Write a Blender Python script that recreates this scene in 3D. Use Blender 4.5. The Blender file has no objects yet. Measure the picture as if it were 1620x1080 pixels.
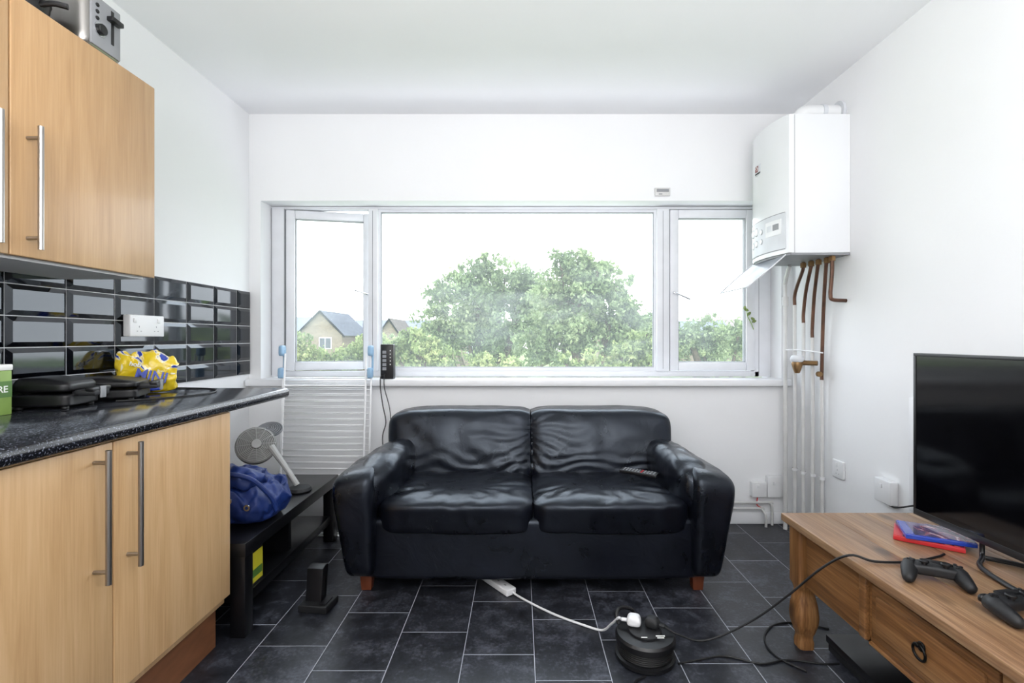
import bpy, bmesh, math, random
from mathutils import Vector, Matrix, noise, Euler
random.seed(4)
R=math.radians
scene=bpy.context.scene
try:
    scene.view_settings.view_transform='Standard'
    scene.view_settings.look='None'
except Exception as e: print(e)

# ---------------------------------------------------------------- materials
def srgb(r,g,b):
    f=lambda c:(c/255/12.92) if c/255<=0.04045 else ((c/255+0.055)/1.055)**2.4
    return (f(r),f(g),f(b),1)
def sc(c,k): return (min(c[0]*k,1),min(c[1]*k,1),min(c[2]*k,1),1)
class NT:
    def __init__(s,name):
        s.m=bpy.data.materials.new(name); s.m.use_nodes=True
        s.t=s.m.node_tree; s.n=s.t.nodes; s.b=s.n['Principled BSDF']; s.out=s.n['Material Output']
        s.tc=s.n.new('ShaderNodeTexCoord')
    def add(s,typ,**kw):
        n=s.n.new(typ)
        for k,v in kw.items(): setattr(n,k,v)
        return n
    def link(s,a,b): s.t.links.new(a,b)
    def mapping(s,scale=(1,1,1),rot=(0,0,0),src='Object'):
        m=s.add('ShaderNodeMapping'); m.inputs['Scale'].default_value=scale; m.inputs['Rotation'].default_value=rot
        s.link(s.tc.outputs[src],m.inputs['Vector']); return m.outputs['Vector']
    def noise(s,vec,scale,detail=3,dist=0,rough=.5):
        n=s.add('ShaderNodeTexNoise'); n.inputs['Scale'].default_value=scale; n.inputs['Detail'].default_value=detail
        n.inputs['Distortion'].default_value=dist; n.inputs['Roughness'].default_value=rough
        s.link(vec,n.inputs['Vector']); return n.outputs['Fac']
    def ramp(s,fac,stops):
        r=s.add('ShaderNodeValToRGB'); e=r.color_ramp.elements
        while len(e)<len(stops): e.new(.5)
        for i,(p,c) in enumerate(stops): e[i].position=p; e[i].color=c
        s.link(fac,r.inputs['Fac']); return r.outputs['Color']
    def bump(s,h,strength,dist=.01,prev=None):
        b=s.add('ShaderNodeBump'); b.inputs['Strength'].default_value=strength; b.inputs['Distance'].default_value=dist
        s.link(h,b.inputs['Height'])
        if prev: s.link(prev,b.inputs['Normal'])
        return b.outputs['Normal']
    def math(s,op,a,b=None,c=None):
        n=s.add('ShaderNodeMath',operation=op)
        for i,v in enumerate((a,b,c)):
            if v is None: continue
            if isinstance(v,(int,float)): n.inputs[i].default_value=v
            else: s.link(v,n.inputs[i])
        return n.outputs[0]
    def mix(s,fac,a,b):
        n=s.add('ShaderNodeMix',data_type='RGBA')
        for i,v in ((0,fac),(6,a),(7,b)):
            if isinstance(v,(int,float)): n.inputs[i].default_value=v
            elif isinstance(v,tuple): n.inputs[i].default_value=v
            else: s.link(v,n.inputs[i])
        return n.outputs[2]
def M(name,col,rough=.5,metal=0,var=.06,scale=12,bump=0,bscale=80,coat=0,stretch=(1,1,1),spec=.5):
    t=NT(name); v=t.mapping(stretch)
    f=t.noise(v,scale)
    t.link(t.ramp(f,[(.3,sc(col,1-var)),(.7,sc(col,1+var))]),t.b.inputs['Base Color'])
    t.b.inputs['Roughness'].default_value=rough; t.b.inputs['Metallic'].default_value=metal
    t.b.inputs['Coat Weight'].default_value=coat; t.b.inputs['Specular IOR Level'].default_value=spec
    if bump: t.link(t.bump(t.noise(v,bscale),bump,.002),t.b.inputs['Normal'])
    return t.m
m_wall=M('white_wall_paint',srgb(235,236,238),.75,bump=.12,bscale=60,var=.012,scale=2)
m_ceil=M('white_ceiling_paint',srgb(244,245,248),.85,var=.01,scale=2)
m_white=M('white_gloss_paint',srgb(236,237,240),.35,var=.015)
m_frame=M('aged_white_window_frame',srgb(222,224,229),.4,var=.03)
m_gask=M('grey_glazing_seal',srgb(150,153,158),.6)
m_plas=M('white_plastic',srgb(226,227,229),.35,var=.02)
m_plasg=M('grey_plastic',srgb(140,142,146),.45)
m_enamel=M('white_enamel',srgb(228,230,233),.25,var=.01,scale=3,coat=.2)
m_blk=M('black_plastic',srgb(16,16,19),.38,var=.15)
m_blkm=M('black_matt_plastic',srgb(22,23,26),.55,var=.15)
m_rub=M('black_cable_rubber',srgb(14,14,16),.5,var=.1)
m_steel=M('brushed_steel',srgb(165,162,158),.3,1,var=.08,scale=30,stretch=(1,1,.05),bump=.1)
m_chrome=M('chrome',srgb(205,205,208),.15,1)
m_copper=M('tarnished_copper',srgb(92,64,50),.45,.45,var=.35,scale=18)
m_brass=M('aged_brass',srgb(134,106,72),.4,.7,var=.2)
m_pipe=M('painted_pipe_white',srgb(206,206,205),.4,var=.06)
m_bench=M('black_lacquered_board',srgb(14,14,17),.28,var=.1)
m_bluebag=M('blue_bag_fabric',srgb(20,42,100),.5,var=.35,scale=8,bump=.4,bscale=30,spec=.35)
m_blue=M('blue_print',srgb(28,60,170),.35)
m_red=M('red_plastic',srgb(190,40,46),.3)
m_maroon=M('dark_red_print',srgb(120,50,50),.4)
m_bcase=M('blue_case_plastic',srgb(30,64,170),.18,coat=.5)
m_green=M('pale_green_carton',srgb(134,164,80),.5,var=.12)
m_dgreen=M('dark_green_carton',srgb(78,118,52),.5)
m_wprint=M('white_print',srgb(240,240,236),.5,var=.01)
m_lblue=M('pale_blue_plastic',srgb(142,176,205),.4)
m_wire=M('white_coated_wire',srgb(244,245,247),.35)
m_fan=M('silver_grey_plastic',srgb(136,136,134),.4)
m_fan2=M('pale_grey_plastic',srgb(176,176,174),.4)
m_legw=M('red_brown_wood',srgb(104,52,30),.4,var=.2,stretch=(1,1,.1),scale=30)
m_plinth=M('brown_plinth',srgb(122,78,52),.5,var=.15,scale=10,stretch=(1,1,4))
m_iron=M('black_iron',srgb(18,17,17),.45,.6)
m_ygr=M('yellow_label',srgb(205,195,50),.5)
m_slate=M('roof_slate',srgb(108,112,124),.8,var=.2,scale=3)
m_tile_r=M('brown_roof_tile',srgb(122,112,106),.8,var=.2,scale=3)
m_bark=M('bark',srgb(90,78,62),.9,var=.3,bump=.5)
m_grass=M('grass',srgb(110,130,70),.9,var=.3,scale=.3)
m_dglass=M('dark_window_pane',srgb(50,58,66),.15)
m_grout=M('white_grout',srgb(210,211,213),.8)
def covermat(name,stops):
    t=NT(name); f=t.noise(t.mapping(),16,3,2)
    t.link(t.ramp(f,stops),t.b.inputs['Base Color']); t.b.inputs['Roughness'].default_value=.2; t.b.inputs['Coat Weight'].default_value=.5
    return t.m
m_cover=covermat('printed_cover_paper',[(.30,srgb(24,26,52)),(.45,srgb(74,60,110)),(.55,srgb(140,84,100)),(.62,srgb(196,180,190)),(.72,srgb(40,60,140))])
m_cover2=covermat('printed_red_cover_paper',[(.3,srgb(60,20,24)),(.5,srgb(160,50,50)),(.65,srgb(210,160,140))])
def packetmat():
    t=NT('yellow_wrapper'); v=t.mapping()
    f=t.noise(v,9,3,1.5); 
    col=t.ramp(f,[(.0,srgb(30,60,165)),(.38,srgb(30,60,165)),(.41,srgb(245,238,200)),(.44,srgb(226,194,36)),(.62,srgb(230,202,46)),(.66,srgb(235,232,225))])
    t.link(col,t.b.inputs['Base Color']); t.b.inputs['Roughness'].default_value=.25; t.b.inputs['Coat Weight'].default_value=.4
    t.link(t.bump(t.noise(v,22,3,1),.8,.006),t.b.inputs['Normal']); return t.m
m_yel=packetmat()

def floor_mat():
    t=NT('slate_tile_vinyl')
    sx=t.add('ShaderNodeSeparateXYZ'); geo=t.add('ShaderNodeNewGeometry'); t.link(geo.outputs['Position'],sx.inputs[0])
    W,L=.243,.345
    u=t.math('DIVIDE',t.math('ADD',sx.outputs[0],.195),W)
    c=t.math('FLOOR',u)
    v=t.math('DIVIDE',t.math('ADD',t.math('SUBTRACT',sx.outputs[1],1.714),t.math('MULTIPLY',c,.131)),L)
    r=t.math('FLOOR',v)
    fu=t.math('FRACT',u); fv=t.math('FRACT',v)
    du=t.math('MULTIPLY',t.math('MINIMUM',fu,t.math('SUBTRACT',1,fu)),W)
    dv=t.math('MULTIPLY',t.math('MINIMUM',fv,t.math('SUBTRACT',1,fv)),L)
    d=t.math('MINIMUM',du,dv)
    g=t.math('LESS_THAN',d,.0014)
    cmb=t.add('ShaderNodeCombineXYZ'); t.link(c,cmb.inputs[0]); t.link(r,cmb.inputs[1])
    wn=t.add('ShaderNodeTexWhiteNoise',noise_dimensions='3D'); t.link(cmb.outputs[0],wn.inputs['Vector'])
    add=t.add('ShaderNodeVectorMath',operation='ADD'); sm=t.add('ShaderNodeVectorMath',operation='SCALE')
    t.link(wn.outputs['Color'],sm.inputs[0]); sm.inputs['Scale'].default_value=7
    t.link(geo.outputs['Position'],add.inputs[0]); t.link(sm.outputs[0],add.inputs[1])
    n1=t.noise(add.outputs[0],12,9,.2,.74)
    n2=t.noise(add.outputs[0],90,4,0,.6)
    f=t.math('ADD',t.math('MULTIPLY',n1,.7),t.math('MULTIPLY',n2,.3))
    f=t.math('ADD',f,t.math('MULTIPLY',t.math('SUBTRACT',wn.outputs['Value'],.5),.07))
    col=t.ramp(f,[(.35,srgb(17,18,22)),(.50,srgb(38,40,47)),(.66,srgb(84,87,98))])
    col=t.mix(g,col,srgb(162,166,176))
    t.link(col,t.b.inputs['Base Color'])
    t.link(t.ramp(n1,[(.3,(.30,.30,.30,1)),(.7,(.44,.44,.44,1))]),t.b.inputs['Roughness'])
    h=t.math('ADD',t.math('MULTIPLY',f,.3),t.math('MULTIPLY',t.math('MINIMUM',t.math('DIVIDE',d,.005),1),.6))
    t.link(t.bump(h,.3,.003),t.b.inputs['Normal'])
    return t.m
m_floor=floor_mat()
def wood_mat(name,c1,c2,c3,axis,rough=.4,knots=False,coat=.1,sc1=2.2):
    t=NT(name)
    s=[9,9,9]; s[axis]=.55
    v=t.mapping(tuple(s))
    f=t.noise(v,sc1,6,.8,.6)
    s2=[60,60,60]; s2[axis]=2.0
    f2=t.noise(t.mapping(tuple(s2)),3,3)
    k1=.6 if knots else .7
    ff=t.math('ADD',t.math('MULTIPLY',f,k1),t.math('MULTIPLY',f2,1-k1))
    col=t.ramp(ff,[(.34,c1),(.5,c2),(.66,c3)])
    if knots:
        s3=[8,8,8]; s3[axis]=4.0
        vo=t.add('ShaderNodeTexVoronoi'); vo.inputs['Scale'].default_value=1; t.link(t.mapping(tuple(s3)),vo.inputs['Vector'])
        k=t.ramp(vo.outputs['Distance'],[(.08,(1,1,1,1)),(.20,(0,0,0,1))])
        col=t.mix(t.math('MULTIPLY',k,.75),col,sc(c1,.3))
        s4=[26,26,26]; s4[axis]=.8
        gr=t.ramp(t.noise(t.mapping(tuple(s4)),2,4,.4,.6),[(.42,(0,0,0,1)),(.5,(1,1,1,1)),(.58,(0,0,0,1))])
        col=t.mix(t.math('MULTIPLY',gr,.3),col,sc(c1,.6))
    t.link(col,t.b.inputs['Base Color']); t.b.inputs['Roughness'].default_value=rough; t.b.inputs['Coat Weight'].default_value=coat
    t.link(t.bump(f2,.08,.002),t.b.inputs['Normal'])
    return t.m
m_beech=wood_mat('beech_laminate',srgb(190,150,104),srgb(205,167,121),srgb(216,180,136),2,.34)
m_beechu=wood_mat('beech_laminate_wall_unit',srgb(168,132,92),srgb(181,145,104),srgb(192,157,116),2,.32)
P1,P2,P3=srgb(92,58,32),srgb(134,92,54),srgb(164,122,78)
m_pineY=wood_mat('waxed_pine_top',srgb(108,76,52),srgb(146,112,82),srgb(174,142,108),1,.38,True)
m_pineS=wood_mat('waxed_pine_side',P1,P2,P3,1,.4,True)
m_pineZ=wood_mat('waxed_pine_leg',P1,P2,P3,2,.4,True)
def worktop_mat():
    t=NT('black_speckled_laminate'); v=t.mapping()
    f=t.noise(v,220,2); f2=t.noise(v,40,3)
    col=t.ramp(f,[(.0,srgb(12,13,18)),(.58,srgb(18,20,26)),(.66,srgb(120,124,136))])
    t.link(t.mix(t.math('MULTIPLY',f2,.12),col,srgb(60,64,75)),t.b.inputs['Base Color'])
    t.b.inputs['Roughness'].default_value=.15; t.b.inputs['Coat Weight'].default_value=.15; t.b.inputs['Coat Roughness'].default_value=.08
    return t.m
m_top=worktop_mat()
def leather():
    t=NT('black_leather'); v=t.mapping()
    f=t.noise(v,5,6,.9,.6)
    t.link(t.ramp(f,[(.3,srgb(7,8,13)),(.62,srgb(12,14,23)),(.8,srgb(24,28,42))]),t.b.inputs['Base Color'])
    t.link(t.ramp(f,[(.3,(.24,.24,.24,1)),(.7,(.40,.40,.40,1))]),t.b.inputs['Roughness'])
    vo=t.add('ShaderNodeTexVoronoi',feature='DISTANCE_TO_EDGE'); vo.inputs['Scale'].default_value=240; t.link(v,vo.inputs['Vector'])
    b1=t.bump(vo.outputs['Distance'],.10,.001)
    w=t.noise(v,9,3,1.6,.5)
    b2=t.bump(w,.24,.010,b1)
    t.link(b2,t.b.inputs['Normal']); t.b.inputs['Specular IOR Level'].default_value=.5
    t.b.inputs['Specular Tint'].default_value=(.76,.86,1,1)
    return t.m
m_lea=leather()
def tilegloss():
    t=NT('glossy_black_ceramic'); v=t.mapping(); f=t.noise(v,5,2)
    t.link(t.ramp(f,[(.3,srgb(9,10,14)),(.7,srgb(15,17,23))]),t.b.inputs['Base Color'])
    t.b.inputs['Roughness'].default_value=.06; t.b.inputs['Specular IOR Level'].default_value=.75; t.b.inputs['Specular Tint'].default_value=(.86,.93,1,1)
    t.link(t.bump(f,.05,.01),t.b.inputs['Normal']); return t.m
m_tile=tilegloss()
def glassmat():
    t=NT('window_glass'); 
    tr=t.add('ShaderNodeBsdfTransparent'); gl=t.add('ShaderNodeBsdfGlossy'); gl.inputs['Roughness'].default_value=.02
    tl=t.add('ShaderNodeBsdfTranslucent'); tl.inputs['Color'].default_value=(.9,.95,1,1)
    f=t.noise(t.mapping((1,1,2.5)),2.2,4,.5)
    haze=t.math('MULTIPLY',t.ramp(f,[(.45,(.45,.45,.45,1)),(.75,(1,1,1,1))]),.11)
    m1=t.add('ShaderNodeMixShader'); t.link(haze,m1.inputs[0]); t.link(tr.outputs[0],m1.inputs[1]); t.link(tl.outputs[0],m1.inputs[2])
    m2=t.add('ShaderNodeMixShader'); m2.inputs[0].default_value=.0015; t.link(m1.outputs[0],m2.inputs[1]); t.link(gl.outputs[0],m2.inputs[2])
    t.link(m2.outputs[0],t.out.inputs['Surface']); return t.m
m_glass=glassmat()
def flapmat():
    t=NT('translucent_white_plastic'); 
    tr=t.add('ShaderNodeBsdfTransparent'); m=t.add('ShaderNodeMixShader')
    f=t.noise(t.mapping(),8); t.link(t.ramp(f,[(.3,srgb(180,186,196)),(.7,srgb(206,211,220))]),t.b.inputs['Base Color'])
    t.b.inputs['Roughness'].default_value=.12
    m.inputs[0].default_value=.8; t.link(tr.outputs[0],m.inputs[1]); t.link(t.b.outputs[0],m.inputs[2]); t.link(m.outputs[0],t.out.inputs['Surface']); return t.m
m_flap=flapmat()
def screenmat():
    t=NT('dark_screen'); f=t.noise(t.mapping(),2); t.link(t.ramp(f,[(.3,srgb(4,4,6)),(.7,srgb(7,7,10))]),t.b.inputs['Base Color'])
    t.b.inputs['Roughness'].default_value=.09; t.b.inputs['Specular IOR Level'].default_value=.3; return t.m
m_screen=screenmat()
def leafmat(name,c1,c2,c3):
    t=NT(name); geo=t.add('ShaderNodeNewGeometry')
    oi=t.noise(geo.outputs['Position'],1.1,4); o2=t.noise(geo.outputs['Position'],9,2)
    f=t.math('ADD',t.math('MULTIPLY',oi,.5),t.math('MULTIPLY',o2,.5))
    col=t.ramp(f,[(.35,c1),(.5,c2),(.65,c3)])
    t.link(col,t.b.inputs['Base Color']); t.b.inputs['Roughness'].default_value=.6
    tl=t.add('ShaderNodeBsdfTranslucent'); t.link(col,tl.inputs['Color'])
    m=t.add('ShaderNodeMixShader'); m.inputs[0].default_value=.45
    t.link(t.b.outputs[0],m.inputs[1]); t.link(tl.outputs[0],m.inputs[2]); t.link(m.outputs[0],t.out.inputs['Surface']); return t.m
m_leaf=leafmat('green_leaves',srgb(82,100,66),srgb(120,138,94),srgb(176,186,140))
m_leaf2=leafmat('yellow_green_leaves',srgb(86,104,60),srgb(128,144,90),srgb(188,192,136))
def brickmat():
    t=NT('buff_brick'); b=t.add('ShaderNodeTexBrick'); b.inputs['Scale'].default_value=3
    b.inputs['Color1'].default_value=srgb(136,120,100); b.inputs['Color2'].default_value=srgb(108,94,78); b.inputs['Mortar'].default_value=srgb(146,138,128)
    t.link(t.mapping(rot=(R(90),0,0)),b.inputs['Vector']); t.link(b.outputs['Color'],t.b.inputs['Base Color']); t.b.inputs['Roughness'].default_value=.9; return t.m
m_brick=brickmat()

# ---------------------------------------------------------------- geometry helpers
WP={}
def link(o): scene.collection.objects.link(o)
def thing(name,label,cat,loc,rz=0,group=None,rx=0,ry=0):
    e=bpy.data.objects.new(name,None); e.empty_display_size=.05; link(e)
    e.location=loc; e.rotation_euler=(rx,ry,rz); WP[e]=Vector(loc)
    e['label']=label; e['category']=cat
    if group: e['group']=group
    return e
def structure(o): o['kind']='structure'; return o
def top(o,label,cat,group=None):
    o['label']=label; o['category']=cat
    if group:o['group']=group
    return o
def fin(bm,name,mat,parent=None,smooth=False,label=None):
    bmesh.ops.recalc_face_normals(bm,faces=bm.faces)
    me=bpy.data.meshes.new(name)
    vs=[v.co for v in bm.verts]
    lo=Vector([min(v[i] for v in vs) for i in range(3)]); hi=Vector([max(v[i] for v in vs) for i in range(3)])
    c=(lo+hi)/2
    if parent is None: c.z=lo.z
    bmesh.ops.translate(bm,verts=bm.verts,vec=-c)
    bm.to_mesh(me); bm.free()
    if smooth:
        for p in me.polygons: p.use_smooth=True
        if smooth=='auto':
            try: me.set_sharp_from_angle(angle=R(35))
            except Exception: pass
    me.materials.append(mat)
    o=bpy.data.objects.new(name,me); link(o); WP[o]=c.copy()
    if parent is not None:
        o.parent=parent; o.location=c-WP[parent]
    else: o.location=c
    if label: o['label']=label
    return o
def bmbox(bm,x0,x1,y0,y1,z0,z1,bev=0,seg=2):
    g=bmesh.ops.create_cube(bm,size=1)
    for v in g['verts']:
        v.co=Vector((x0+(v.co.x+.5)*(x1-x0),y0+(v.co.y+.5)*(y1-y0),z0+(v.co.z+.5)*(z1-z0)))
    if bev:
        es=list({e for v in g['verts'] for e in v.link_edges})
        bmesh.ops.bevel(bm,geom=es,offset=bev,segments=seg,affect='EDGES',profile=.5)
def box(name,x0,x1,y0,y1,z0,z1,mat,parent=None,bev=.0,seg=2,label=None,mtx=None):
    bm=bmesh.new(); bmbox(bm,x0,x1,y0,y1,z0,z1,bev,seg)
    if mtx is not None: bmesh.ops.transform(bm,matrix=mtx,verts=bm.verts)
    return fin(bm,name,mat,parent,'auto' if bev else False,label)
def boxes(name,lst,mat,parent=None,bev=0):
    bm=bmesh.new()
    for b in lst: bmbox(bm,*b,bev)
    return fin(bm,name,mat,parent,'auto' if bev else False)
def rotabout(p,e): return Matrix.Translation(p)@Euler(e).to_matrix().to_4x4()@Matrix.Translation(-Vector(p))
def pillow(name,x0,x1,y0,y1,z0,z1,mat,parent=None,k=4,n=12,deform=None,label=None,nbm=None):
    bm=nbm or bmesh.new(); N=n+1; D={}
    c=Vector(((x0+x1)/2,(y0+y1)/2,(z0+z1)/2)); h=Vector(((x1-x0)/2,(y1-y0)/2,(z1-z0)/2))
    def vert(i,j,l):
        if (i,j,l) not in D:
            p=Vector((2*i/N-1,2*j/N-1,2*l/N-1)); q=(abs(p.x)**k+abs(p.y)**k+abs(p.z)**k)**(1/k); p=p/q
            w=Vector((c.x+p.x*h.x,c.y+p.y*h.y,c.z+p.z*h.z))
            D[(i,j,l)]=bm.verts.new(deform(w,p) if deform else w)
        return D[(i,j,l)]
    for a in range(N):
        for b in range(N):
            for s in (0,N):
                bm.faces.new([vert(s,a,b),vert(s,a+1,b),vert(s,a+1,b+1),vert(s,a,b+1)])
                bm.faces.new([vert(a,s,b),vert(a+1,s,b),vert(a+1,s,b+1),vert(a,s,b+1)])
                bm.faces.new([vert(a,b,s),vert(a+1,b,s),vert(a+1,b+1,s),vert(a,b+1,s)])
    if nbm: return
    return fin(bm,name,mat,parent,True,label)
def lathe_bm(bm,prof,center,rot=(0,0,0),segs=32):
    mt=Matrix.Translation(center)@Euler(rot).to_matrix().to_4x4()
    rings=[]
    for r,z in prof:
        if r<1e-6: rings.append([bm.verts.new(mt@Vector((0,0,z)))])
        else: rings.append([bm.verts.new(mt@Vector((r*math.cos(2*math.pi*i/segs),r*math.sin(2*math.pi*i/segs),z))) for i in range(segs)])
    for a,b in zip(rings,rings[1:]):
        for i in range(segs):
            j=(i+1)%segs
            try:
                if len(a)==1 and len(b)==1: pass
                elif len(a)==1: bm.faces.new([a[0],b[i],b[j]])
                elif len(b)==1: bm.faces.new([a[i],a[j],b[0]])
                else: bm.faces.new([a[i],a[j],b[j],b[i]])
            except ValueError: pass
def lathe(name,prof,center,mat,parent=None,rot=(0,0,0),segs=32,label=None):
    bm=bmesh.new(); lathe_bm(bm,prof,center,rot,segs); return fin(bm,name,mat,parent,'auto',label)
def cyl(name,r,h,center,mat,parent=None,rot=(0,0,0),segs=24,b=.0015,label=None):
    b=min(b,r*.3,h*.3)
    return lathe(name,[(0,0),(r-b,0),(r,b),(r,h-b),(r-b,h),(0,h)],center,mat,parent,rot,segs,label)
def catmull(pts,n=6):
    P=[Vector(p) for p in pts]
    if len(P)<3: return P
    out=[]
    Q=[P[0]*2-P[1]]+P+[P[-1]*2-P[-2]]
    for i in range(1,len(Q)-2):
        for s in range(n):
            t=s/n; a,b,c,d=Q[i-1:i+3]
            out.append(.5*((2*b)+(c-a)*t+(2*a-5*b+4*c-d)*t*t+(3*b-a-3*c+d)*t**3))
    out.append(P[-1]); return out
def tube_bm(bm,pts,r,segs=8,closed=False):
    P=[Vector(p) for p in pts]; n=len(P); rings=[]
    up=None
    for i,p in enumerate(P):
        if closed: t=(P[(i+1)%n]-P[i-1]).normalized()
        else: t=(P[min(i+1,n-1)]-P[max(i-1,0)]).normalized()
        if up is None: up=Vector((0,0,1)) if abs(t.z)<.9 else Vector((1,0,0))
        a=(up-t*up.dot(t))
        if a.length<1e-5: a=t.orthogonal()
        a.normalize(); b=t.cross(a); up=a
        rr=r[i] if isinstance(r,(list,tuple)) else r
        rings.append([bm.verts.new(p+(a*math.cos(2*math.pi*j/segs)+b*math.sin(2*math.pi*j/segs))*rr) for j in range(segs)])
    pairs=list(zip(rings,rings[1:]))
    if closed: pairs.append((rings[-1],rings[0]))
    for A,B in pairs:
        for j in range(segs): bm.faces.new([A[j],A[(j+1)%segs],B[(j+1)%segs],B[j]])
    if not closed:
        bm.faces.new(rings[0]); bm.faces.new(rings[-1])
def tube(name,pts,r,mat,parent=None,smoothp=True,segs=10,closed=False,label=None):
    bm=bmesh.new(); tube_bm(bm,catmull(pts) if smoothp and not closed else pts,r,segs,closed)
    return fin(bm,name,mat,parent,'auto',label)
def text(name,s,size,loc,rot,mat,parent,ext=.0006,align='CENTER',sx=1):
    cu=bpy.data.curves.new(name,'FONT'); cu.body=s; cu.size=size; cu.extrude=ext; cu.align_x=align; cu.align_y='CENTER'; cu.offset=size*.012
    o=bpy.data.objects.new(name,cu); link(o); bpy.context.view_layer.update()
    dg=bpy.context.evaluated_depsgraph_get(); me=bpy.data.meshes.new_from_object(o.evaluated_get(dg))
    bpy.data.objects.remove(o); bm=bmesh.new(); bm.from_mesh(me)
    bmesh.ops.transform(bm,matrix=Matrix.Translation(loc)@Euler(rot).to_matrix().to_4x4()@Matrix.Diagonal((sx,1,1,1)),verts=bm.verts)
    return fin(bm,name,mat,parent)
def prism(name,outline,z0,z1,mat,parent=None,bev=0,axis='z',smooth='auto'):
    """extrude polygon outline (list of 2-tuples) along axis"""
    bm=bmesh.new()
    def mk(a,b,h): return {'z':(a,b,h),'x':(h,a,b),'y':(a,h,b)}[axis]
    lo=[bm.verts.new(mk(a,b,z0)) for a,b in outline]; hi=[bm.verts.new(mk(a,b,z1)) for a,b in outline]
    bm.faces.new(lo); bm.faces.new(hi); n=len(lo)
    for i in range(n): bm.faces.new([lo[i],lo[(i+1)%n],hi[(i+1)%n],hi[i]])
    if bev:
        es=[e for e in bm.edges if (e.verts[0] in lo)==(e.verts[1] in lo)]
        bmesh.ops.bevel(bm,geom=es,offset=bev,segments=3,affect='EDGES',profile=.5)
    return fin(bm,name,mat,parent,smooth)

# ---------------------------------------------------------------- room
XL,XR,YB,YF,ZC=-1.59,1.60,2.93,-2.2,2.40
OX0,OX1,OZ0,OZ1=-1.522,1.533,.848,1.892      # window opening
WT=.24
structure(box('floor',XL-.1,XR+.1,YF-.1,YB+WT,-.1,0,m_floor))
structure(box('ceiling',XL-.1,XR+.1,YF-.1,YB+WT,ZC,ZC+.1,m_ceil))
structure(box('wall_left',XL-.1,XL,YF,YB+WT,0,ZC,m_wall))
structure(box('wall_right',XR,XR+.1,YF,YB+WT,0,ZC,m_wall))
structure(box('wall_front',XL,XR,YF-.1,YF,0,ZC,m_wall))
structure(boxes('wall_back',[(XL,XR,YB,YB+WT,0,OZ0-.03),(XL,XR,YB,YB+WT,OZ1,ZC),(XL,OX0,YB,YB+WT,OZ0-.03,OZ1),(OX1,XR,YB,YB+WT,OZ0-.03,OZ1)],m_wall))
structure(box('baseboard_back',-.95,XR-.002,YB-.016,YB-.001,.001,.07,m_white,bev=.004))
# sill
structure(box('trim_1',XL+.002,1.565,2.875,YB+.13,.808,.848,m_white,bev=.008))
# window
win=thing('window_1','x','x',(0,YB+.12,.85)); del win['label'],win['category']; win['kind']='structure'
FY0,FY1=3.05,3.11
FZ0,FZ1=.85,1.890
box('outer_frame',OX0+.001,-1.44,FY0,FY1,FZ0,FZ1,m_frame,win,.004)
boxes('window_frame',[(-1.44,1.46,FY0,FY1,1.872,FZ1),(-1.44,1.46,FY0,FY1,FZ0,.885),
   (-.925,-.868,FY0-.012,FY1,.885,1.872),(.832,.908,FY0-.012,FY1,.885,1.872),(1.43,OX1-.001,FY0,FY1,FZ0,FZ1)],m_frame,win,.004)
boxes('glazing_bead',[(-.868,-.856,FY0+.01,FY1-.01,.885,1.872),(.820,.832,FY0+.01,FY1-.01,.885,1.872),(-.856,.820,FY0+.01,FY1-.01,.885,.907),(-.856,.820,FY0+.01,FY1-.01,1.858,1.872)],m_frame,win)
def gasket(x0,x1,z0,z1,y0,y1,parent):
    g=.004
    return boxes('glazing_seal',[(x0,x0+g,y0,y1,z0,z1),(x1-g,x1,y0,y1,z0,z1),(x0+g,x1-g,y0,y1,z0,z0+g),(x0+g,x1-g,y0,y1,z1-g,z1)],m_gask,parent)
gasket(-.857,.821,.906,1.859,3.066,3.09,win)
boxes('frame_joint',[(-.899,-.896,FY0-.0135,FY0-.011,.90,1.86),(.868,.871,FY0-.0135,FY0-.011,.90,1.86),(-1.52,-1.517,FY0-.002,FY0,.86,1.88),(-1.442,-1.438,FY0-.001,FY0+.01,.88,1.876),(1.456,1.459,FY0-.001,FY0+.001,.86,1.88)],m_gask,win)
box('glass_pane',-.858,.822,3.083,3.087,.905,1.862,m_glass,win)
def sash(x0,x1,z0,z1,ang,hx,handle_x,hd):
    s=boxes('window_sash',[(x0,x0+.052,FY0-.012,FY1-.012,z0,z1),(x1-.052,x1,FY0-.012,FY1-.012,z0,z1),(x0+.052,x1-.052,FY0-.012,FY1-.012,z0,z0+.05),(x0+.052,x1-.052,FY0-.012,FY1-.012,z1-.05,z1)],m_frame,win,.006)
    g=box('glass_pane',x0+.05,x1-.05,3.07,3.074,z0+.048,z1-.048,m_glass,s)
    gasket(x0+.052,x1-.052,z0+.05,z1-.05,3.05,3.08,s)
    h=tube('casement_handle',[(handle_x,FY0-.014,1.36),(handle_x,FY0-.035,1.36),(handle_x+hd,FY0-.04,1.365+abs(hd)*.25 if hd<0 else 1.32)],.005,m_chrome,s)
    if ang:
        rot=rotabout(Vector((hx,3.08,0))-WP[win],(0,0,ang))
        s.matrix_local=rot@Matrix.Translation(s.location)
sash(-1.436,-.93,.889,1.868,R(12),-1.438,-.955,-.08)
sash(.912,1.428,.889,1.868,0,0,.935,.09)
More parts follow.
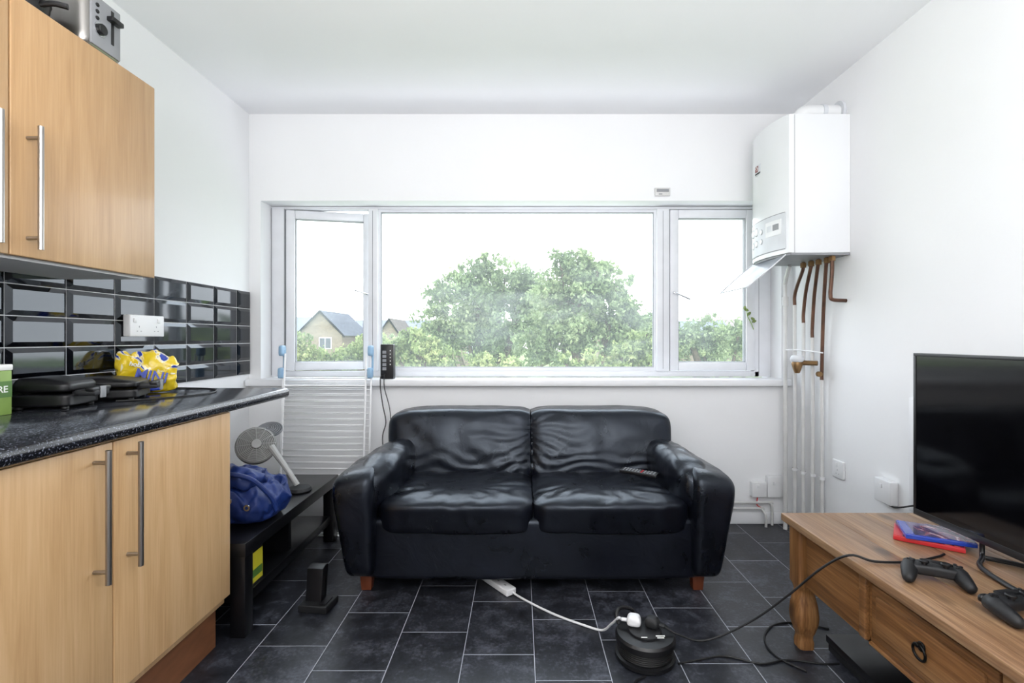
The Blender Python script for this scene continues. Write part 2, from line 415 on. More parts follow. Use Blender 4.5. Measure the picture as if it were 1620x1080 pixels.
# ---------------------------------------------------------------- tiled splashback
def splash():
    e=thing('tiled_splashback','glossy black rectangular wall tiles with white grout above the worktop','wall tiles',(XL,2.0,.875))
    box('grout_backing',XL+.0005,XL+.005,.75,YB-.002,.876,1.356,m_grout,e)
    bm=bmesh.new()
    ys=[YB-.002]; y=2.79
    while y>.7: ys.append(y); y-=.2095
    g=.0015; zs=[.8765]+[.956+i*.1 for i in range(5)]
    for i in range(len(ys)-1):
        y1,y0=ys[i]-g,ys[i+1]+g
        for k in range(5):
            z0,z1=zs[k]+g,zs[k+1]-g
            bx,bz=min(.016,(y1-y0)*.3),.016
            a=[bm.verts.new((XL+.006,yy,zz)) for yy,zz in ((y0,z0),(y1,z0),(y1,z1),(y0,z1))]
            c=[bm.verts.new((XL+.015,yy,zz)) for yy,zz in ((y0+bx,z0+bz),(y1-bx,z0+bz),(y1-bx,z1-bz),(y0+bx,z1-bz))]
            b=[bm.verts.new((XL+.003,v.co.y,v.co.z)) for v in a]
            bm.faces.new(c)
            for q in range(4):
                bm.faces.new([a[q],a[(q+1)%4],c[(q+1)%4],c[q]]); bm.faces.new([b[q],b[(q+1)%4],a[(q+1)%4],a[q]])
    fin(bm,'ceramic_tiles',m_tile,e)
splash()
# ---------------------------------------------------------------- kitchen units
def bar_handle(parent,x,y,z0,z1,xd):
    bm=bmesh.new()
    tube_bm(bm,[(x,y,z0),(x,y,z1)],.0065,14)
    for z in (z0+.03,z1-.03): tube_bm(bm,[(xd-.001,y,z),(x,y,z)],.005,10)
    fin(bm,'handle',m_steel,parent,'auto','brushed steel bar handle')
base=thing('base_cabinet','beech-effect kitchen base cabinet with two doors and steel bar handles','kitchen cabinet',(-1.3,1.25,0))
box('cabinet_body',XL+.004,-1.041,.748,1.757,.155,.829,m_beech,base,.002)
box('plinth',-1.09,-1.072,.748,1.757,.001,.155,m_plinth,base)
for (a,b,hy) in ((.748,1.2505,1.195),(1.2545,1.757,1.297)):
    d=box('door',-1.04,-1.02,a,b,.185,.826,m_beech,base,.003,3)
    bar_handle(d,-.985,hy,.495,.817,-1.02)
ol=[(XL+.0155,.8305),(-1.012,.8305),(-1.004,.835),(-1.0,.843),(-1.0,.857),(-1.004,.866),(-1.014,.8700),(XL+.0155,.8700)]
wt=prism('worktop',ol,.74,2.16,m_top,None,axis='y')
top(wt,'glossy black speckled laminate kitchen worktop with rounded front edge','worktop')
up=thing('wall_cabinet','beech-effect kitchen wall cabinet with two doors and steel bar handles','kitchen cabinet',(-1.43,1.25,1.294))
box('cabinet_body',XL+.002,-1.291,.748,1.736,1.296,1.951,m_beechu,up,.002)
box('cabinet_underside',XL+.017,-1.30,.76,1.72,1.288,1.2965,m_plas,up)
for (a,b,hy) in ((.748,1.240,1.188),(1.244,1.736,1.287)):
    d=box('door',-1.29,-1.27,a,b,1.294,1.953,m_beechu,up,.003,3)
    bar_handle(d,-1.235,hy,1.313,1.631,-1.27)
# ---------------------------------------------------------------- sockets
def socket(name,label,cx,cy,cz,w,h,face,gang=1,rock=True,depth=.012):
    """face: '+x','-x','-y' ; built facing local -y then rotated"""
    rz={'-y':0,'+x':R(90),'-x':R(-90)}[face]
    e=thing(name,label,'wall socket',(cx,cy,cz),rz)
    box('faceplate',cx-w/2,cx+w/2,cy-depth,cy-.0005,cz-h/2,cz+h/2,m_plas,e,.004,3)
    for g in range(gang):
        gx=cx-w/2+w*(g+.5)/gang
        if rock: 
            bmh=bmesh.new()
            for dx,dz,sw,sh in ((0,-.004,.003,.007),(-.010,-.022,.006,.003),(.010,-.022,.006,.003)):
                bmbox(bmh,gx+dx-sw/2,gx+dx+sw/2,cy-depth-.0006,cy-depth+.001,cz+dz-sh/2,cz+dz+sh/2)
            fin(bmh,'socket_slots',m_plasg,e)
        box('rocker_switch',gx-.012+(.018 if gang>1 and g==1 else -.018 if gang>1 else 0),gx+(.018 if gang>1 and g==1 else -.018 if gang>1 else 0),cy-depth-.004,cy-depth+.001,cz+.012,cz+.030,m_plas,e,.001)
    return e
socket('double_socket','white double power socket mounted on the black tiles',XL+.0155,2.072,1.136,.19,.088,'+x',2,True,.03)
socket('wall_socket','white power socket low on the wall beside heating pipes',1.39,YB,.205,.088,.088,'-y',1,False,.03)
socket('wall_socket','white spur switch box low on the wall near the corner',1.482,YB,.222,.088,.125,'-y',1,False,.03)
socket('wall_socket','white single socket low on the side wall',XR,2.50,.43,.088,.088,'-x',1,True,.012)
socket('wall_socket','white raised switched socket behind the pine table',XR,2.16,.425,.10,.10,'-x',1,False,.035)
tube('cable_stub',[(1.38,2.905,.16),(1.375,2.90,.12),(1.40,2.90,.10)],.003,m_red)
top(bpy.data.objects['cable_stub'],'short red wire below the low wall socket','wire')
vent=thing('wall_sensor','small white and grey sensor plate above the window','sensor',(.833,YB,1.94))
box('sensor_body',.788,.878,YB-.012,YB-.0005,1.918,1.966,m_pipe,vent,.003)
box('sensor_label',.797,.869,YB-.0135,YB-.011,1.94,1.958,m_plasg,vent,.001)
box('sensor_slot',.81,.83,YB-.014,YB-.011,1.925,1.931,m_plasg,vent)
pan=thing('wall_panel','white painted access panel on the side wall behind the television','wall panel',(XR,1.7,.40))
box('panel_board',XR-.010,XR-.0005,1.35,2.02,.40,.83,m_white,pan,.002)
boxes('panel_frame',[(XR-.018,XR-.001,2.00,2.035,.385,.845),(XR-.018,XR-.001,1.335,2.0,.825,.845),(XR-.018,XR-.001,1.335,2.0,.385,.405)],m_white,pan,.003)

# ---------------------------------------------------------------- boiler
bo=thing('gas_boiler','white wall-hung gas boiler with curved front and open control flap','boiler',(1.43,2.6,1.493))
def bfx(y): 
    u=(y-2.61)/.19
    return 1.268+.035*abs(u)**2.2
ys=[2.42+.38*i/16 for i in range(17)]
ol=[(XR-.001,2.42),(1.33,2.42)]+[(bfx(y),y) for y in ys]+[(1.33,2.80),(XR-.001,2.80)]
prism('boiler_casing',ol,1.50,2.174,m_enamel,bo,.006)
prism('boiler_base',[(a+.01 if a<1.5 else a,b) for a,b in ol],1.490,1.4995,m_plasg,bo)
boxes('casing_seam',[(1.3285,1.3305,2.4188,2.4202,1.50,2.17)],m_plasg,bo)
def patch(y0,y1,z0,z1,off,mat,name,parent,n=8):
    o=[(bfx(y0+(y1-y0)*i/n)-off,y0+(y1-y0)*i/n) for i in range(n+1)]+[(bfx(y1-(y1-y0)*i/n)+.004,y1-(y1-y0)*i/n) for i in range(n+1)]
    return prism(name,o,z0,z1,mat,parent)
m_pang=M('pale_grey_panel',srgb(206,209,214),.4)
cp=patch(2.435,2.785,1.525,1.70,.003,m_pang,'control_panel',bo)
patch(2.44,2.78,1.6995,1.7035,.003,m_plasg,'panel_seam',bo)
patch(2.44,2.78,1.521,1.525,.003,m_plasg,'panel_seam',bo)
for (y,z,r) in ((2.68,1.652,.019),(2.735,1.652,.019),(2.735,1.585,.015),(2.68,1.588,.015),(2.62,1.64,.012),(2.62,1.59,.012)):
    cyl('control_dial',r,.005,(bfx(y)-.002,y,z),m_plas,cp,(0,R(-90),0))
    cyl('dial_ring',r*1.22,.0025,(bfx(y)-.0015,y,z),m_plasg,cp,(0,R(-90),0))
patch(2.46,2.575,1.60,1.675,.004,m_plas,'display_surround',cp)
patch(2.475,2.515,1.625,1.655,.005,m_plasg,'display_window',cp)
patch(2.525,2.562,1.625,1.655,.005,m_pang,'display_window',cp)
box('manufacturer_badge',bfx(2.66)-.0025,bfx(2.66)+.004,2.635,2.695,1.955,2.01,m_pang,bo,.001,label='small printed maker badge')
box('badge_mark',bfx(2.66)-.0035,bfx(2.66)-.002,2.66,2.692,1.973,2.004,m_maroon,bo)
tube('badge_swirl',[(bfx(2.66)-.004,2.675+.010*math.cos(a),1.989+.010*math.sin(a)) for a in [i*.5 for i in range(10)]],.0014,m_wprint,bo)
box('badge_bar',bfx(2.66)-.0035,bfx(2.66)-.002,2.638,2.692,1.959,1.967,m_blkm,bo)
bm=bmesh.new(); 
pts=[(1.292,2.43,1.492),(1.292,2.785,1.492),(1.215,2.79,1.425),(1.110,2.77,1.335),(1.110,2.45,1.335),(1.215,2.43,1.425)]
vs=[bm.verts.new(p) for p in pts]; bm.faces.new([vs[0],vs[1],vs[2],vs[5]]); bm.faces.new([vs[5],vs[2],vs[3],vs[4]])
bmesh.ops.solidify(bm,geom=bm.faces[:],thickness=.004)
fp=fin(bm,'control_flap',m_flap,bo,label='open hinged translucent white flap')
tube('flap_rim',[(1.292,2.43,1.492),(1.215,2.428,1.425),(1.110,2.448,1.335),(1.110,2.772,1.335),(1.215,2.792,1.425),(1.292,2.787,1.492)],.003,m_pang,fp,False)
tube('flue_pipe',[(1.40,2.50,2.17),(1.40,2.50,2.185),(1.412,2.50,2.205),(1.45,2.50,2.213),(1.5995,2.50,2.213)],.036,m_plas,bo,segs=24)
lathe('flue_collar',[(.037,0),(.055,0),(.055,.014),(.037,.014)],(1.585,2.50,2.213),m_pang,bo,(0,R(90),0))
lathe('flue_band',[(.036,0),(.040,0),(.040,.02),(.036,.02)],(1.50,2.50,2.213),m_pang,bo,(0,R(90),0))
# pipes
def pipe(label,x,y,bendx,bendy,mcop=.42,r=.0088,z0=.002,up_=.05,jog=.004):
    e=thing('heating_pipe',label,'pipe',(x,y,0),group='pipes below the boiler')
    zt=1.489; zb=1.489-mcop
    tube('copper_pipe',[(bendx,bendy,zt),(bendx,bendy,zt-up_*.5),(bendx-.002,bendy+.006,zt-up_),(x*.7+bendx*.3,y*.7+bendy*.3,zt-up_-(mcop-up_)*.40),(x,y,zb+.05),(x,y,zb)],r,m_copper,e,segs=12)
    tube('painted_pipe',[(x,y,zb),(x,y,zb*.85),(x+jog,y+jog,zb*.7),(x+jog,y+jog,.3),(x,y,z0)],r+.0008,m_pipe,e,True,12)
    lathe('pipe_nut',[(r,0),(r+.007,0),(r+.007,.025),(r,.025)],(bendx,bendy,1.46),m_brass,e,segs=6)
    lathe('pipe_clip',[(r+.001,0),(r+.006,0),(r+.006,.014),(r+.001,.014)],(x+jog,y+jog,.35),m_plas,e,segs=12)
pipe('white-painted vertical pipe with copper top beneath the boiler',1.525,2.775,1.505,2.655,.22,jog=.004)
pipe('white-painted vertical pipe with copper top beneath the boiler',1.540,2.715,1.515,2.60,.32,jog=-.005)
pipe('white-painted vertical pipe with copper top beneath the boiler',1.553,2.655,1.52,2.545,.40,jog=.006)
pipe('vertical pipe with long bent bare copper section beneath the boiler',1.567,2.595,1.53,2.49,.62,jog=.003)
e=thing('condensate_pipe','thick white plastic waste pipe running down beside the copper pipes','pipe',(1.50,2.80,0),group='pipes below the boiler')
tube('plastic_pipe',[(1.49,2.76,1.487),(1.505,2.835,1.40),(1.505,2.835,1.3),(1.505,2.835,.6),(1.505,2.835,.002)],.011,m_pipe,e)
lathe('pipe_coupling',[(.011,0),(.017,0),(.017,.05),(.011,.05)],(1.505,2.835,1.27),m_pipe,e)
e=thing('overflow_pipe','short bare copper overflow pipe with elbow under the boiler','pipe',(1.53,2.45,1.27))
tube('copper_pipe',[(1.53,2.45,1.489),(1.53,2.45,1.42),(1.525,2.45,1.35),(1.522,2.45,1.30),(1.532,2.45,1.275),(1.5995,2.45,1.27)],.009,m_copper,e)
lathe('pipe_nut',[(.008,0),(.016,0),(.016,.022),(.008,.022)],(1.53,2.45,1.465),m_brass,e,segs=6)
v=thing('stop_valve','brass stop valve with grey cap on the pipes','valve',(1.50,2.70,.96))
tube('valve_body',[(1.49,2.66,.955),(1.548,2.60,.955)],.013,m_brass,v,False)
lathe('valve_cap',[(0,0),(.028,0),(.034,.010),(.034,.020),(.026,.034),(0,.036)],(1.475,2.66,.960),m_pang,v,(0,0,0))
lathe('valve_spout',[(0,0),(.012,0),(.020,.02),(.028,.05),(.024,.062),(0,.062)],(1.475,2.66,.900),m_brass,v)
cyl('valve_knob',.014,.018,(1.545,2.59,.90),m_brass,v,(R(90),0,0))
tube('pipe_tie',[(1.49,2.80,1.02),(1.525,2.70,1.02),(1.56,2.575,1.01)],.0035,m_plas); top(bpy.data.objects['pipe_tie'],'white plastic strap across the heating pipes','strap')
for i,z in enumerate((.132,.098)):
    xe=1.46-.05*i
    o=tube('skirting_pipe',[(1.0,2.90-i*.004,z),(xe-.03,2.90-i*.004,z),(xe-.01,2.90-i*.004,z-.004),(xe,2.895-i*.03,z-.03),(xe,2.895-i*.03,.003)],.0075,m_pipe)
    top(o,'white-painted pipe running along the bottom of the wall','pipe','pipes along the skirting')

# ---------------------------------------------------------------- sofa
so=thing('leather_sofa','black leather two-seater sofa with plump arms and short wooden legs','sofa',(.055,2.45,0))
def wr(w,amp,s=7,sx=1,sz=1):
    return noise.fractal(Vector((w.x*s*sx,w.y*s,w.z*s*sz)),.9,2.0,3)*amp
CX=.055
def base_def(w,p):
    if p.y<-.3: w.y-= .012*math.cos((w.x-CX)*1.5)
    return w
pillow('sofa_base',-.67,.78,2.10,2.80,.066,.33,m_lea,so,k=18,n=20,deform=base_def)
def arm(sgn):
    ox=CX+sgn*.858; ix=CX+sgn*.658
    def df(w,p):
        t=(w.z-.07)/.47
        out=(p.x*sgn+1)/2
        w.x-= sgn*out*.072*max(0,1-t)
        w.x+= wr(w,.003,5); w.z+=wr(w+Vector((3,3,3)),.004,5)
        w.z-= .045*out**1.6*max(0,t-.4)/.6
        w.z-= .012*max(0,(w.y-2.4))/.4
        if p.y<-.5: w.y+= .018*(1-t)
        return w
    pillow('sofa_arm',min(ox,ix),max(ox,ix),2.04,2.80,.066,.540,m_lea,so,k=7.5,n=32,deform=df)
    def dp(w,p):
        v=(w.y-2.43)/.3
        w.x-=sgn*.022*math.cos(v*1.4)
        w.z-=.018*max(0,-v)**2
        w.z-=.016*max(0,p.x*sgn)
        w.x+=wr(w,.006,7); w.z+=wr(w+Vector((5,1,2)),.008,7)
        w.z+=.003*math.sin(w.y*40+noise.noise(w*6)*4)*max(0,p.z)
        return w
    x0,x1=CX+sgn*.79,CX+sgn*.605
    pillow('arm_pad',min(x0,x1),max(x0,x1),2.08,2.76,.36,.572,m_lea,so,k=3.4,n=26,deform=dp)
arm(-1); arm(1)
def backdef(w,p): 
    w.y+=(w.z-.3)*.10; return w
pillow('sofa_back',-.69,.80,2.66,2.82,.09,.665,m_lea,so,k=7,n=16,deform=backdef)
EXT=.055
for s in (-1,1):
    xi=CX+s*.0015
    xo=CX-.762 if s<0 else CX+.752
    x0,x1=(xo,xi+EXT) if s<0 else (xi-EXT,xo)
    def bd(w,p,s=s,x0=xo if s<0 else xi,x1=xi if s<0 else xo,xi=xi):
        t=(w.z-.36)/.36
        w.y+=(t-.1)*.10
        out=max(0,p.x*s)
        w.x-=s*.045*out*(1-t)
        w.x-=s*.022*out*max(0,t-.6)
        w.z-=.012*out**3*t
        u=(w.x-(x0+x1)/2)/.36
        inn=max(0,1-abs(w.x-xi)/.06)
        if p.z>.5: w.z-=.008*inn**1.5
        if p.y<0: 
            w.y-=.022*(1-u*u)*math.sin(max(0,min(1,t))*math.pi)
            w.y+=.010*inn**2
            dx=abs(w.x-xi); dz=w.z-.60
            ang=math.atan2(dz,dx+.05); rr=math.hypot(dx,dz)
            w.y+= .0022*math.sin(ang*20+noise.noise(w*5)*6)*math.exp(-((rr-.17)/.14)**2)
            w.y+= .0028*math.sin(w.z*120+noise.noise(w*6)*7)*math.exp(-((w.z-.45)/.06)**2)
            w.y+= .0032*math.sin(w.x*26+w.z*16+noise.noise(w*4)*5)*math.sin(max(0,min(1,t))*math.pi)*min(1,dx/.2)
        w.y+=wr(w,.005,6,.6); w.z+=wr(w+Vector((9,0,0)),.003,5)
        w.x=min(w.x,xi) if s<0 else max(w.x,xi)
        return w
    pillow('back_cushion',x0,x1,2.51,2.74,.36,.712,m_lea,so,k=7,n=48,deform=bd)
for s in (-1,1):
    xi=CX+s*.0015; xo=CX+s*.672; E2=.03
    x0,x1=(xo,xi+E2) if s<0 else (xi-E2,xo)
    def sd(w,p,s=s,x0=min(xo,xi),x1=max(xo,xi),xi=xi):
        u=(w.x-(x0+x1)/2)/((x1-x0)/2); v=(w.y-2.33)/.26
        inn=max(0,1-abs(w.x-xi)/.05)
        if p.z>0:
            w.z+=.018*(1-u*u)*max(0,1-v*v*.8)-.008*inn**2
            w.z-=.020*math.exp(-((u)**2+(v-.1)**2)/.25)
            a_=math.atan2(v+.1,u); rr=math.hypot(u,v)
            w.z+=.0030*math.sin(a_*15+noise.noise(w*6)*6)*math.exp(-((rr-.8)/.28)**2)
        if p.y<0:
            w.y-=.018*(1-u*u)*max(0,p.z+.6)
            w.y+=.010*inn**2
            w.y+=.002*math.sin(w.x*60+noise.noise(w*6)*5)*math.exp(-((p.z-.1)/.5)**2)
        w.z+=wr(w,.006,6); w.y+=wr(w+Vector((4,4,0)),.003,7)
        w.x=min(w.x,xi) if s<0 else max(w.x,xi)
        return w
    pillow('seat_cushion',x0,x1,2.065,2.60,.255,.41,m_lea,so,k=6,n=46,deform=sd)
for (x,y) in ((-.663,2.17),(.766,2.17),(-.663,2.74),(.766,2.74)):
    bm=bmesh.new(); bmbox(bm,x-.028,x+.028,y-.028,y+.028,.001,.085,.003)
    for vv in bm.verts:
        k=.75+.25*vv.co.z/.1; vv.co.x=x+(vv.co.x-x)*k; vv.co.y=y+(vv.co.y-y)*k
    fin(bm,'leg',m_legw,so,'auto','short tapered brown wooden leg')
# remote
rm=thing('remote_control','black remote control with small coloured buttons lying on the sofa seat','remote control',(.555,2.33,.449),R(-35),rx=R(6))
box('remote_body',.465,.645,2.308,2.352,.449,.467,m_blk,rm,.005,3)
bmr=bmesh.new(); bmc=bmesh.new()
for i in range(11):
    for j in range(3):
        (bmbox)(bmc if i==6 else bmr,.480+i*.0145,.487+i*.0145,2.3145+j*.0125,2.3205+j*.0125,.466,.4688)
fin(bmr,'remote_buttons',m_plasg,rm); fin(bmc,'coloured_buttons',m_red,rm)

# ---------------------------------------------------------------- low bench + things on it
be=thing('low_bench','long low black lacquered bench with a lower shelf','bench',(-1.27,2.26,0))
box('bench_top',-1.55,-.99,1.80,2.72,.295,.345,m_bench,be,.003)
box('bench_shelf',-1.53,-1.01,1.86,2.66,.10,.14,m_bench,be,.002)
box('bench_back',-1.53,-1.50,1.86,2.66,.14,.295,m_bench,be)
for y in (1.805,2.66): 
    for x in (-1.545,-1.05): box('leg',x,x+.055,y,y+.055,.001,.295,m_bench,be,.002)
box('bench_divider',-1.49,-1.03,2.22,2.245,.14,.295,m_bench,be)
lb=thing('small_carton','small yellow and green printed carton on the bench shelf','carton',(-1.06,1.93,.14))
box('carton_body',-1.10,-1.02,1.87,1.98,.141,.275,m_blkm,lb,.002)
box('carton_label',-1.0205,-1.0185,1.875,1.975,.15,.265,m_ygr,lb)
box('carton_green_band',-1.0195,-1.0178,1.88,1.97,.17,.20,m_dgreen,lb)
bg=thing('blue_bag','slouching blue plastic bag with metal eyelets on the low bench','bag',(-1.13,2.06,.345))
def bdef(w,p):
    t=(w.z-.346)/.22
    w.x+=noise.fractal(w*7,.9,2,3)*.035*min(1,t*2+.2); w.y+=noise.fractal(w*7+Vector((4,2,1)),.9,2,3)*.03
    if t>.05: w.z+=noise.fractal(w*9+Vector((1,7,3)),.9,2,4)*.04*min(1,t*2)-.06*max(0,p.x)*t
    w.z+=.012*math.sin(w.x*50+w.y*30+noise.noise(w*8)*5)*max(0,p.z)
    w.z=max(w.z,.3465); return w
pillow('bag_body',-1.29,-.985,1.90,2.25,.346,.53,m_bluebag,bg,k=3,n=38,deform=bdef)
def bd2(w,p):
    w.z+=noise.fractal(w*12,.9,2,3)*.03; w.x+=noise.fractal(w*10+Vector((3,3,3)),.9,2,3)*.02; return w
pillow('bag_flap',-1.25,-1.03,1.92,2.12,.48,.555,m_bluebag,bg,k=2.4,n=22,deform=bd2)
for (x,y,z) in ((-1.10,1.885,.47),(-1.17,1.88,.45),(-1.04,1.90,.44)):
    lathe('eyelet',[(.006,0),(.012,0),(.012,.003),(.006,.003),(.006,0)],(x,y,z),m_chrome,bg,(R(90),0,0),20)
tube('bag_strap',[(-1.2,1.93,.52),(-1.12,1.90,.565),(-1.04,1.93,.54),(-.985,1.97,.46),(-.972,1.99,.40)],.009,m_bluebag,bg)
# fan
fn=thing('desk_fan','small silver-grey desk fan with round slotted head tipped over','fan',(-1.07,2.42,.346))
fc=Vector((-1.28,2.42,.565)); frot=(R(62),0,R(30)); FS=.88
S_=lambda pr:[(r*FS,z*FS) for r,z in pr]
lathe('fan_housing',S_([(0,-.075),(.05,-.073),(.078,-.06),(.098,-.03),(.104,.0),(.102,.016),(.095,.020),(.088,.014),(.0,.008)]),fc,m_fan,fn,frot,40)
bm=bmesh.new(); mt=Matrix.Translation(fc)@Euler(frot).to_matrix().to_4x4()
for k in range(9):
    r=.024+k*.0085; h=.032-.014*(r/.1)**2
    tube_bm(bm,[mt@Vector((FS*r*math.cos(a*math.pi/18),FS*r*math.sin(a*math.pi/18),FS*h)) for a in range(36)],.002,5,True)
for k in range(12):
    a=k*math.pi/6; tube_bm(bm,[mt@Vector((FS*r*math.cos(a),FS*r*math.sin(a),FS*(.032-.014*(r/.1)**2))) for r in (.018,.05,.08,.097)],.002,5)
fin(bm,'fan_cage',m_fan2,fn,True)
cyl('fan_hub',.022,.012,mt@Vector((0,0,.024)),m_fan2,fn,frot)
lathe('fan_motor',S_([(0,-.13),(.03,-.128),(.045,-.11),(.05,-.07)]),fc,m_plas,fn,frot)
tube('fan_neck',[(-1.215,2.43,.56),(-1.15,2.425,.475),(-1.08,2.42,.375)],[.018,.017,.016,.015,.015,.014,.014,.013,.013,.013,.013,.013,.013],m_fan2,fn)
lathe('fan_base',[(0,0),(.055,0),(.058,.006),(.05,.018),(.015,.026),(0,.026)],(-1.07,2.42,.3465),m_blkm,fn)
rc=(-1.255,2.50,.628); rr_=(R(28),0,R(15))
bm=bmesh.new(); mt2=Matrix.Translation(rc)@Euler(rr_).to_matrix().to_4x4()
for k in range(6):
    r=.010+k*.0095; tube_bm(bm,[mt2@Vector((r*math.cos(a*math.pi/12),r*math.sin(a*math.pi/12),.012-.01*(r/.06)**2)) for a in range(24)],.0022,5,True)
lathe_bm(bm,[(0,-.02),(.040,-.018),(.060,-.004),(.060,.004)],rc,rr_,28)
fin(bm,'fan_rear_grille',m_plasg,fn,True)
# ---------------------------------------------------------------- drying rack
dr=thing('clothes_airer','folded white wire clothes airer leaning on the window sill','clothes airer',(-1.09,2.78,0))
yb,yt=2.765,2.845
def ry(z): return yb+(yt-yb)*z/1.04
xa,xb=-1.345,-.845
for j,(dx,dy) in enumerate(((0,0),(.022,-.03))):
    bm=bmesh.new()
    tube_bm(bm,[(xa+dx,ry(0)+dy,.004),(xa+dx,ry(1.0)+dy,1.0)],.0055,8); tube_bm(bm,[(xb-dx,ry(0)+dy,.004),(xb-dx,ry(1)+dy,1.0)],.0055,8)
    for z in (.006,.86-.04*j): tube_bm(bm,[(xa+dx,ry(z)+dy,z),(xb-dx,ry(z)+dy,z)],.0055,8)
    fin(bm,'rack_frame',m_wire,dr,'auto')
bm=bmesh.new()
z=.32
while z<.86:
    tube_bm(bm,[(xa,ry(z),z),(xb,ry(z),z)],.0028,6)
    tube_bm(bm,[(xa+.022,ry(z)-.03,z+.012),(xb-.022,ry(z)-.03,z+.012)],.0028,6); z+=.034
fin(bm,'drying_wires',m_wire,dr,True)
for x in (xa,xb):
    for z0,z1 in ((.985,1.045),(.86,.92)):
        pillow('corner_joint',x-.012,x+.012,ry(z0)-.045,ry(z0)+.010,z0,z1,m_lblue,dr,k=5,n=5)
    tube('side_strut',[(x+.010,ry(.9)-.012,.9),(x+.010,ry(.98)-.012,1.02)],.006,m_lblue,dr,False)
# ---------------------------------------------------------------- router on sill
ro=thing('internet_router','black upright internet router with ports standing on the window sill','router',(-.775,2.93,.848))
box('router_body',-.813,-.737,2.90,2.955,.8485,1.05,m_blk,ro,.006,3)
boxes('router_ports',[(-.80,-.778,2.8985,2.901,.90+i*.024,.917+i*.024) for i in range(5)],m_plasg,ro)
boxes('router_lights',[(-.757,-.752,2.8985,2.901,.93+i*.02,.937+i*.02) for i in range(5)],m_wprint,ro)
o=tube('router_cable',[(-.795,2.897,.87),(-.80,2.86,.862),(-.80,2.858,.80),(-.79,2.87,.70),(-.775,2.88,.6),(-.80,2.90,.5),(-.78,2.90,.3),(-.78,2.90,.01)],.0028,m_rub); top(o,'thin black cable hanging from the router','cable','router cables')
o=tube('router_cable',[(-.785,2.897,.88),(-.78,2.862,.865),(-.777,2.858,.80),(-.75,2.87,.68),(-.745,2.88,.55),(-.74,2.90,.4),(-.74,2.90,.01)],.0024,m_rub); top(o,'thin black cable hanging from the router','cable','router cables')
# ---------------------------------------------------------------- things on worktop
gb=thing('green_carton','green food carton with white lettering on the worktop','carton',(-1.49,1.36,.87))
box('carton_body',-1.54,-1.44,1.30,1.415,.8705,.995,m_green,gb,.002)
box('carton_lid',-1.542,-1.438,1.298,1.417,.995,1.012,m_wprint,gb,.003)
box('carton_band',-1.4402,-1.4388,1.302,1.414,.92,.965,m_dgreen,gb)
text('carton_lettering','RE',.026,(-1.4385,1.388,.942),(R(90),0,R(90)),m_wprint,gb)
def clam(name,label,cx,cy,w,d,rz,h=.085):
    e=thing(name,label,'sandwich toaster',(cx,cy,.87),rz)
    z=.87
    pillow('lower_shell',cx-w/2,cx+w/2,cy-d/2,cy+d/2,z+.008,z+.008+h*.42,m_blk,e,k=12,n=10)
    pillow('upper_shell',cx-w/2+.003,cx+w/2-.003,cy-d/2+.003,cy+d/2-.003,z+.012+h*.44,z+h+.008,m_blk,e,k=9,n=10,deform=lambda q,p:Vector((cx+(q.x-cx)*(1-.12*max(0,p.z)),cy+(q.y-cy)*(1-.12*max(0,p.z)),q.z-.012*max(0,p.x)*max(0,p.z))))
    box('hinge',cx-w/2-.008,cx-w/2+.02,cy-d*.3,cy+d*.3,z+.03,z+.06,m_blkm,e,.004)
    box('handle',cx+w/2-.015,cx+w/2+.05,cy-d*.25,cy+d*.25,z+.036,z+.056,m_blkm,e,.006)
    box('handle_grip',cx+w/2+.025,cx+w/2+.05,cy-d*.3,cy+d*.3,z+.050,z+.064,m_blk,e,.005)
    box('latch',cx+w/2+.048,cx+w/2+.054,cy-.012,cy+.012,z+.028,z+.065,m_plasg,e,.002)
    for a in (-1,1):
        for b in (-1,1): cyl('foot',.01,.012,(cx+a*w*.38,cy+b*d*.38,z+.0005),m_rub,e)
    return e
clam('sandwich_toaster','black sandwich toaster standing on the worktop beside a green carton',-1.455,1.565,.16,.15,R(10),.088)
clam('sandwich_toaster','black lidded grill with handle on the worktop beside a yellow packet',-1.45,1.775,.19,.17,R(22),.072)
pk=thing('snack_packet','crumpled yellow and blue snack packet with blue lettering on the worktop','food packet',(-1.47,1.97,.87),R(28))
def pdf(w,p):
    t=abs((w.z-.948)/.078)
    w.y=1.97+(w.y-1.97)*(1-.75*min(t,1)**3)
    q=w.copy()
    w.z+=noise.fractal(q*14,.9,2,3)*.026*max(0,p.z+.4); w.y+=noise.fractal(q*16,.9,2,3)*.016; w.x+=noise.fractal(q*13+Vector((2,2,2)),.9,2,3)*.018
    if p.z>0: w.z-=.02*max(0,p.x)+.01*math.sin(q.x*70)*p.z
    w.z=max(w.z,.871); return w
pillow('packet_body',-1.565,-1.375,1.935,2.005,.872,1.022,m_yel,pk,k=5,n=28,deform=pdf)
text('packet_lettering','MINI',.058,(-1.45,1.918,.938),(R(80),R(12),R(-6)),m_blue,pk,.003,sx=.9)
text('packet_small_lettering','hob',.024,(-1.50,1.918,.985),(R(80),R(12),R(-6)),m_wprint,pk,.003)
box('packet_blue_strip',-1.51,-1.42,1.922,1.934,.882,.894,m_blue,pk,.003)
o=tube('appliance_cable',[(-1.36,1.68,.874),(-1.30,1.72,.874),(-1.22,1.82,.874),(-1.20,1.95,.874),(-1.28,2.08,.874),(-1.42,2.12,.874),(-1.56,2.11,.875)],.0032,m_rub); top(o,'black appliance cable trailing over the worktop','cable')
